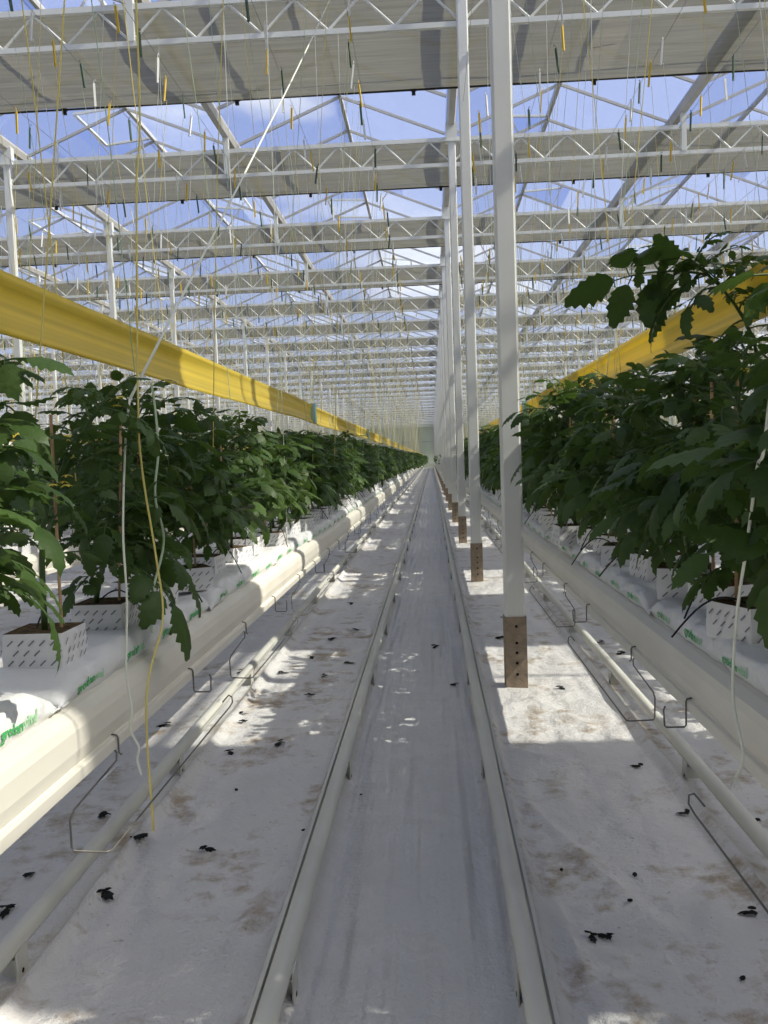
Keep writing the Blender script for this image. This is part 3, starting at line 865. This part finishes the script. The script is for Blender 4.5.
for row, sg, y0, lab in ((ROWL, 1, 1.90, 'sunlit gutter'), (ROWR, -1, 2.69, 'shaded gutter')):
    p, c = make_support(sg), make_clip(sg)
    x = row+sg*.150; i = 0; y = y0
    tag(c, '', '')
    if row > 0:
        o = copy_tree(p); o.location = (x, 1.05, 0); tag(o, 'long hooked steel wire support nearest the camera on the shaded gutter', 'wire support')
    while y < 26:
        o = p if i == 0 else copy_tree(p)
        o.location = (x, y, 0)
        tag(o, 'long hooked steel wire support hanging from the lip of the %s' % lab, 'wire support', 'wire supports on the '+lab)
        q = c if i == 0 else copy_tree(c)
        q.location = (x, y-.58 if row > 0 else y+.62, 0)
        tag(q, 'small bent steel wire clip hooked over the lip of the %s' % lab, 'wire clip', 'wire clips on the '+lab)
        y += 1.36; i += 1

# ------------------------------------------------------------------ yellow sticky ribbons above the rows
def ribbon(x, zt, zb, curl, label, ties, y0=.4):
    root = empty('sticky_ribbon', (x, 0, 0))
    ys = lin(y0, 12, 90)+lin(12, 40, 80)[1:]+lin(40, END-4, 60)[1:]
    m = MB(); K = 10; th = .0012; n = 2*(K+1)
    sg = 1 if x > 0 else -1
    for y in ys:
        c = []
        for k in range(K+1):
            t = k/K; z = zt+(zb-zt)*t
            sag = -.012*math.sin(PI*((y*.16) % 1))
            bx = curl*math.sin(PI*t)*(1+.5*math.sin(y*.9))*sg+.010*noise.noise(Vector((y*.7, t*2.2, x)))+.006*noise.noise(Vector((y*.25, t*6, x+5)))+(curl*1.2*max(0, t-.66)/.34*-sg)
            c.append((bx, y, z+sag+.006*noise.noise(Vector((y*.6, 3, x)))))
        for p in c: m.v.append((p[0]-th/2, p[1], p[2]))
        for p in c[::-1]: m.v.append((p[0]+th/2, p[1], p[2]))
    for j in range(len(ys)-1):
        for i in range(n):
            a, b = j*n+i, j*n+(i+1) % n; m.face((a, a+n, b+n, b))
    m.build('tape', M['ribbon'], root, smooth=True, recalc=False)
    for y in ties:
        b = MB(); b.box((0, y, (zt+zb)/2+.004), (.045, .10, .16)); b.tube([(0, y, zt+.03), (0, y+.05, zt+.16)], .003, 5); b.build('blue_tie', M['tie_blue'], root)
    tag(root, label, 'sticky ribbon')
ribbon(-.88, 1.715, 1.560, .010, 'long yellow sticky ribbon stretched above the sunlit plant row', (7.3, 13.6, 26))
ribbon(.98, 1.735, 1.575, .022, 'long yellow sticky ribbon stretched above the shaded plant row', (8.3, 15, 27))
ribbon(-2.42, 1.485, 1.425, .006, 'thin yellow strip above the white tube, seen between plants', (), 3.2)
root = empty('duct_tube', (-2.4, 0, 0))
m = MB(); m.tube([(.01*noise.noise(Vector((y, 1, 1))), y, 1.35+.008*noise.noise(Vector((y*2, 3, 1)))) for y in lin(3.6, 24, 120)], .066, 14); m.build('sleeve', M['tube_white'], root, smooth=True)
for y in (4.2, 8.535, 12.535, 16.535, 20.535):
    w = MB(); w.tube([(0, y, 1.40), (0, y, ZB)], .002, 4); w.build('hanger_wire', M['string_white'], root)
tag(root, 'white air tube hanging level behind the sunlit plant row', 'tube')

# ------------------------------------------------------------------ crop wires, twine with hooks
WZ = 4.62
cols = []
for i in range(-9, 9):
    for s in (-.34, .34): cols.append(.03+1.62*(i+.5)+s)
for x in cols:
    m = MB(); m.tube([(x, 1, WZ), (x, END-2, WZ)], .002, 4); o = m.build('crop_wire', M['wire'], recalc=False)
    tag(o, 'thin steel crop wire running lengthwise high under the trusses', 'wire', 'overhead crop wires')
def hook_mesh(m):
    b = MB()
    b.beam((0, 0, -.02), (.0, 0, -.215), .018, .012)
    b.tube([(0, 0, -.02), (0, 0, .0), (.010, 0, .012), (.016, 0, .0)], .003, 5)
    return b.mesh('twine_hook', m)
HM = {k: hook_mesh(M['hook_'+k]) for k in ('yellow', 'white', 'green')}
SMAT = {'yellow': 'string_yellow', 'white': 'string_white', 'green': 'string_green'}
def string_mesh(dx, dz, col, seed, n=6, r=.0015):
    m = MB(); g = random.Random(seed); a, b = g.uniform(-.05,.05), g.uniform(-.05,.05)
    m.tube([(dx*t+a*math.sin(PI*t), b*math.sin(PI*t), -.2+(dz+.2)*t) for t in lin(0, 1, n)], r, 4); return m.mesh('twine', M[SMAT[col]])
SM = {}
for col in SMAT:
    for s in (-1, 1):
        for q in range(3): SM[col, s, q] = string_mesh(s*(.34-.05*q), -3.28-.14*q, col, q+s*5, r=.0019 if col != 'white' else .0016)
mass = MB(); cyc = ('green', 'white', 'yellow'); cand = []
for ci, x in enumerate(cols):
    y = 1.6+(ci*.37) % .4; k = ci
    while y < 70:
        if abs(x-CAM.x+.06*y) < .46*y+.3: cand.append((y, x, ci, k))
        y += .41 if y < 22 else .82; k += 1
cand.sort()
rs = random.Random(12); nth = 0
mm = {'green': 0, 'white': 1, 'yellow': 2}
for y, x, ci, k in cand:
    if y < 5.2 and rs.random() < .45: continue
    if rs.random() < .08: continue
    col = cyc[k % 3]; s = 1 if ci % 2 == 0 else -1; q = rs.randrange(3)
    xx = x+rs.uniform(-.05,.05); zz = WZ-rs.uniform(0,.02)
    if abs(xx-PX) < .12: xx += .2
    if abs(xx+s*.3-CAM.x) < .16 and y < 4: continue
    if nth < 296:
        nth += 1
        o = D.objects.new('support_twine', SM[col, s, q]); COL.objects.link(o); o.location = (xx, y, zz)
        h = D.objects.new('twine_hook', HM[col]); COL.objects.link(h); h.parent = o; h.rotation_euler = (rs.uniform(-.15,.15), rs.uniform(-.12,.12), rs.uniform(0, 3))
        cn = {'green': 'dark green', 'white': 'white', 'yellow': 'yellow'}[col]
        tag(o, 'support twine dropping to the crop from a %s hook on the overhead wire' % cn, 'twine', 'support twines with %s hooks' % cn)
    else:
        if y > 45 and rs.random() < .4: continue
        r = .0024 if y < 30 else .0045
        mass.tube([(xx, y, zz-.2), (xx+s*.3, y, 1.55)], r, 3, 3+(k % 2), False)
        mass.beam((xx, y, zz-.02), (xx+rs.uniform(-.02,.02), y, zz-.22), .022, .018, mm[col])
o = mass.build('distant_twines', [M['hook_green'], M['hook_white'], M['hook_yellow'], M['string_white'], M['string_yellow']], recalc=False)
tag(o, 'countless twines and coloured hooks hanging over the far rows', 'twines', None, 'stuff')

def twine(pts, r, m, label, frayed=False):
    b = MB(); P = [Vector(p) for p in pts]; out = []
    for i in range(len(P)-1):
        p0, p1, p2, p3 = P[max(0, i-1)], P[i], P[i+1], P[min(len(P)-1, i+2)]
        for j in range(6):
            t = j/6; out.append(.5*((2*p1)+(-p0+p2)*t+(2*p0-5*p1+4*p2-p3)*t*t+(-p0+3*p1-3*p2+p3)*t**3))
    out.append(P[-1]); b.tube(out, r, 6)
    if frayed:
        for q in range(6):
            a = q*1.05; b.tube([out[-1], out[-1]+Vector((math.cos(a)*.014, math.sin(a)*.014, -.010-.006*(q % 3)))], .0009, 3)
    o = b.build('loose_twine', M[m], smooth=True); tag(o, label, 'twine'); return o
twine([(-.60,2.16,WZ),(-.58,2.14,2.36),(-.58,2.07,1.87),(-.58,2.01,1.39),(-.575,2.0,1.23),(-.565,2.04,1.02),(-.56,2.05,.87),(-.575,1.95,.71),(-.57,1.94,.40)], .0027, 'string_yellow', 'yellow twine hanging down past the sunlit gutter, ending near the floor')
twine([(-.48,6.43,WZ),(-.535,4.6,3.25),(-.62,2.07,1.40)], .0040, 'string_white', 'white twine slanting from the roof down to the sunlit plants')
twine([(-.62,2.07,1.40),(-.60,1.97,1.30),(-.602,1.93,1.1),(-.598,1.92,.94),(-.60,1.90,.78),(-.588,1.89,.70),(-.592,1.885,.655),(-.575,1.885,.615),(-.582,1.89,.585),(-.574,1.89,.55)], .0026, 'string_white', 'white twine end hanging in front of the sunlit plants and gutter')
twine([(.84,1.42,WZ),(.70,1.48,1.9),(.66,1.51,1.29),(.66,1.56,1.2),(.66,1.61,1.07),(.655,1.66,.91),(.655,1.68,.76),(.655,1.63,.67),(.655,1.67,.61)], .0030, 'string_white', 'white frayed twine hanging in front of the shaded plants and gutter', True)
twine([(-.64,2.30,1.46),(-.63,2.29,1.40),(-.62,2.27,1.28),(-.625,2.24,1.16),(-.62,2.28,1.04),(-.63,2.18,.90),(-.62,2.15,.82)], .0034, 'string_green', 'pale green twine end looped over the leaves, beside yellow twine')

# ------------------------------------------------------------------ dry leaf scraps on the cloth
LIT = [(-0.89,2.72,.05),(-0.66,2.68,.035),(-0.88,2.39,.05),(-0.37,2.81,.022),(-1.1,2.97,.05),(0.46,2.17,.03),(0.50,2.17,.03),(0.9,2.29,.035),(0.86,3.38,.035),(0.65,2.52,.022),
       (0.91,2.93,.03),(0.59,2.34,.02),(-1.13,2.32,.045),(0.44,2.54,.016),(-1.2,4.03,.05),(-0.8,3.62,.04),(-0.6,3.71,.04),(-0.87,4.19,.03),(-0.59,4.53,.04),(-0.82,5.02,.05),(-0.63,5.96,.06),
       (-0.64,7.45,.05),(0.52,5.87,.05),(1.21,5.35,.05),(0.73,4.58,.04),(1.15,5.66,.05),(1.12,2.87,.03),(0.18,4.62,.04),(-1.06,5.04,.04),(-0.84,4.06,.035),(-0.2,3.12,.015),(-1.16,2.52,.03),
       (-.55,4.9,.03),(-.7,5.4,.04),(-.5,6.3,.04),(.6,6.6,.05),(-.68,3.2,.02),(.78,2.0,.02),(-.45,5.2,.05),(.08,5.6,.05)]
rl = random.Random(21)
for i, (x, y, s) in enumerate(LIT):
    m = MB(); a = rl.uniform(0, 6.28)
    for q in range(3 if s > .025 else 1):
        aa = a+q*2.1+rl.uniform(-.4,.4)
        leaflet(m, Vector((0,0,.004+.004*q)), Vector((math.cos(aa), math.sin(aa), .12)), Vector((rl.uniform(-.3,.3), rl.uniform(-.3,.3), 1)), s*(1 if q == 0 else .6), s*.30, 5, .3, .5)
    me = m.build('fallen_leaf', M['dry_leaf'], recalc=False)
    so = me.modifiers.new('thickness', 'SOLIDIFY'); so.thickness = .002
    z = zpath(x, y) if abs(x) < .28 else (zfloor(x, y) if -1.25 < x < 1.3 else .006)
    me.location = (x, y, z+.003)
    tag(me, 'dark dry leaf scrap lying on the white floor cloth', 'dry leaf', 'dry leaf scraps on the floor cloth')

# ------------------------------------------------------------------ light
sun = D.lights.new('sun', 'SUN'); sun.energy = 4.3; sun.angle = .0093; sun.color = (1.0, .93, .80)
so_ = D.objects.new('sun', sun); COL.objects.link(so_)
so_.rotation_euler = Vector((-.98, .167, -1)).to_track_quat('-Z', 'Y').to_euler()
w = D.worlds.new('world'); sc.world = w; w.use_nodes = True
nt = w.node_tree; N = nt.nodes; L = nt.links; bg = N['Background']
tc = N.new('ShaderNodeTexCoord'); sx = N.new('ShaderNodeSeparateXYZ'); L.new(tc.outputs['Generated'], sx.inputs[0])
r = N.new('ShaderNodeValToRGB'); L.new(sx.outputs['Z'], r.inputs['Fac'])
e = r.color_ramp.elements; e[0].position = 0; e[0].color = (.45,.50,.58,1); e[1].position = .8; e[1].color = (.12,.20,.56,1)
x = r.color_ramp.elements.new(.30); x.color = (.24,.33,.68,1)
mp = N.new('ShaderNodeMapping'); mp.inputs['Scale'].default_value = (1, 1, 2.2); L.new(tc.outputs['Generated'], mp.inputs['Vector'])
nz = N.new('ShaderNodeTexNoise'); nz.inputs['Scale'].default_value = 3.2; nz.inputs['Detail'].default_value = 7; L.new(mp.outputs[0], nz.inputs['Vector'])
cr = N.new('ShaderNodeMapRange'); cr.inputs['From Min'].default_value = .56; cr.inputs['From Max'].default_value = .72; L.new(nz.outputs['Fac'], cr.inputs['Value'])
mx = N.new('ShaderNodeMix'); mx.data_type = 'RGBA'; L.new(cr.outputs[0], mx.inputs['Factor']); L.new(r.outputs['Color'], mx.inputs['A']); mx.inputs['B'].default_value = (1.0,1.0,1.02,1)
dt = N.new('ShaderNodeVectorMath'); dt.operation = 'DOT_PRODUCT'; L.new(tc.outputs['Generated'], dt.inputs[0]); dt.inputs[1].default_value = (.695, -.118, .709)
cl = N.new('ShaderNodeMath'); cl.operation = 'MAXIMUM'; cl.inputs[1].default_value = 0; L.new(dt.outputs['Value'], cl.inputs[0])
pw = N.new('ShaderNodeMath'); pw.operation = 'POWER'; pw.inputs[1].default_value = 5; L.new(cl.outputs[0], pw.inputs[0])
gl = N.new('ShaderNodeMix'); gl.data_type = 'RGBA'; gl.blend_type = 'ADD'; gl.inputs['B'].default_value = (2.6,2.35,2.0,1)
L.new(pw.outputs[0], gl.inputs['Factor']); L.new(mx.outputs['Result'], gl.inputs['A']); mx = gl
L.new(mx.outputs['Result'], bg.inputs['Color']); bg.inputs['Strength'].default_value = .78

# ------------------------------------------------------------------ view
vs = sc.view_settings; vs.view_transform = 'Standard'; vs.look = 'None'; vs.gamma = 1; vs.use_curve_mapping = False; vs.exposure = 0.54
sc.cycles.max_bounces = 10; sc.cycles.diffuse_bounces = 5; sc.cycles.transmission_bounces = 6; sc.cycles.transparent_max_bounces = 24
sc.cycles.use_denoising = True; sc.cycles.sample_clamp_indirect = 6
sc.cycles.caustics_reflective = False; sc.cycles.caustics_refractive = False
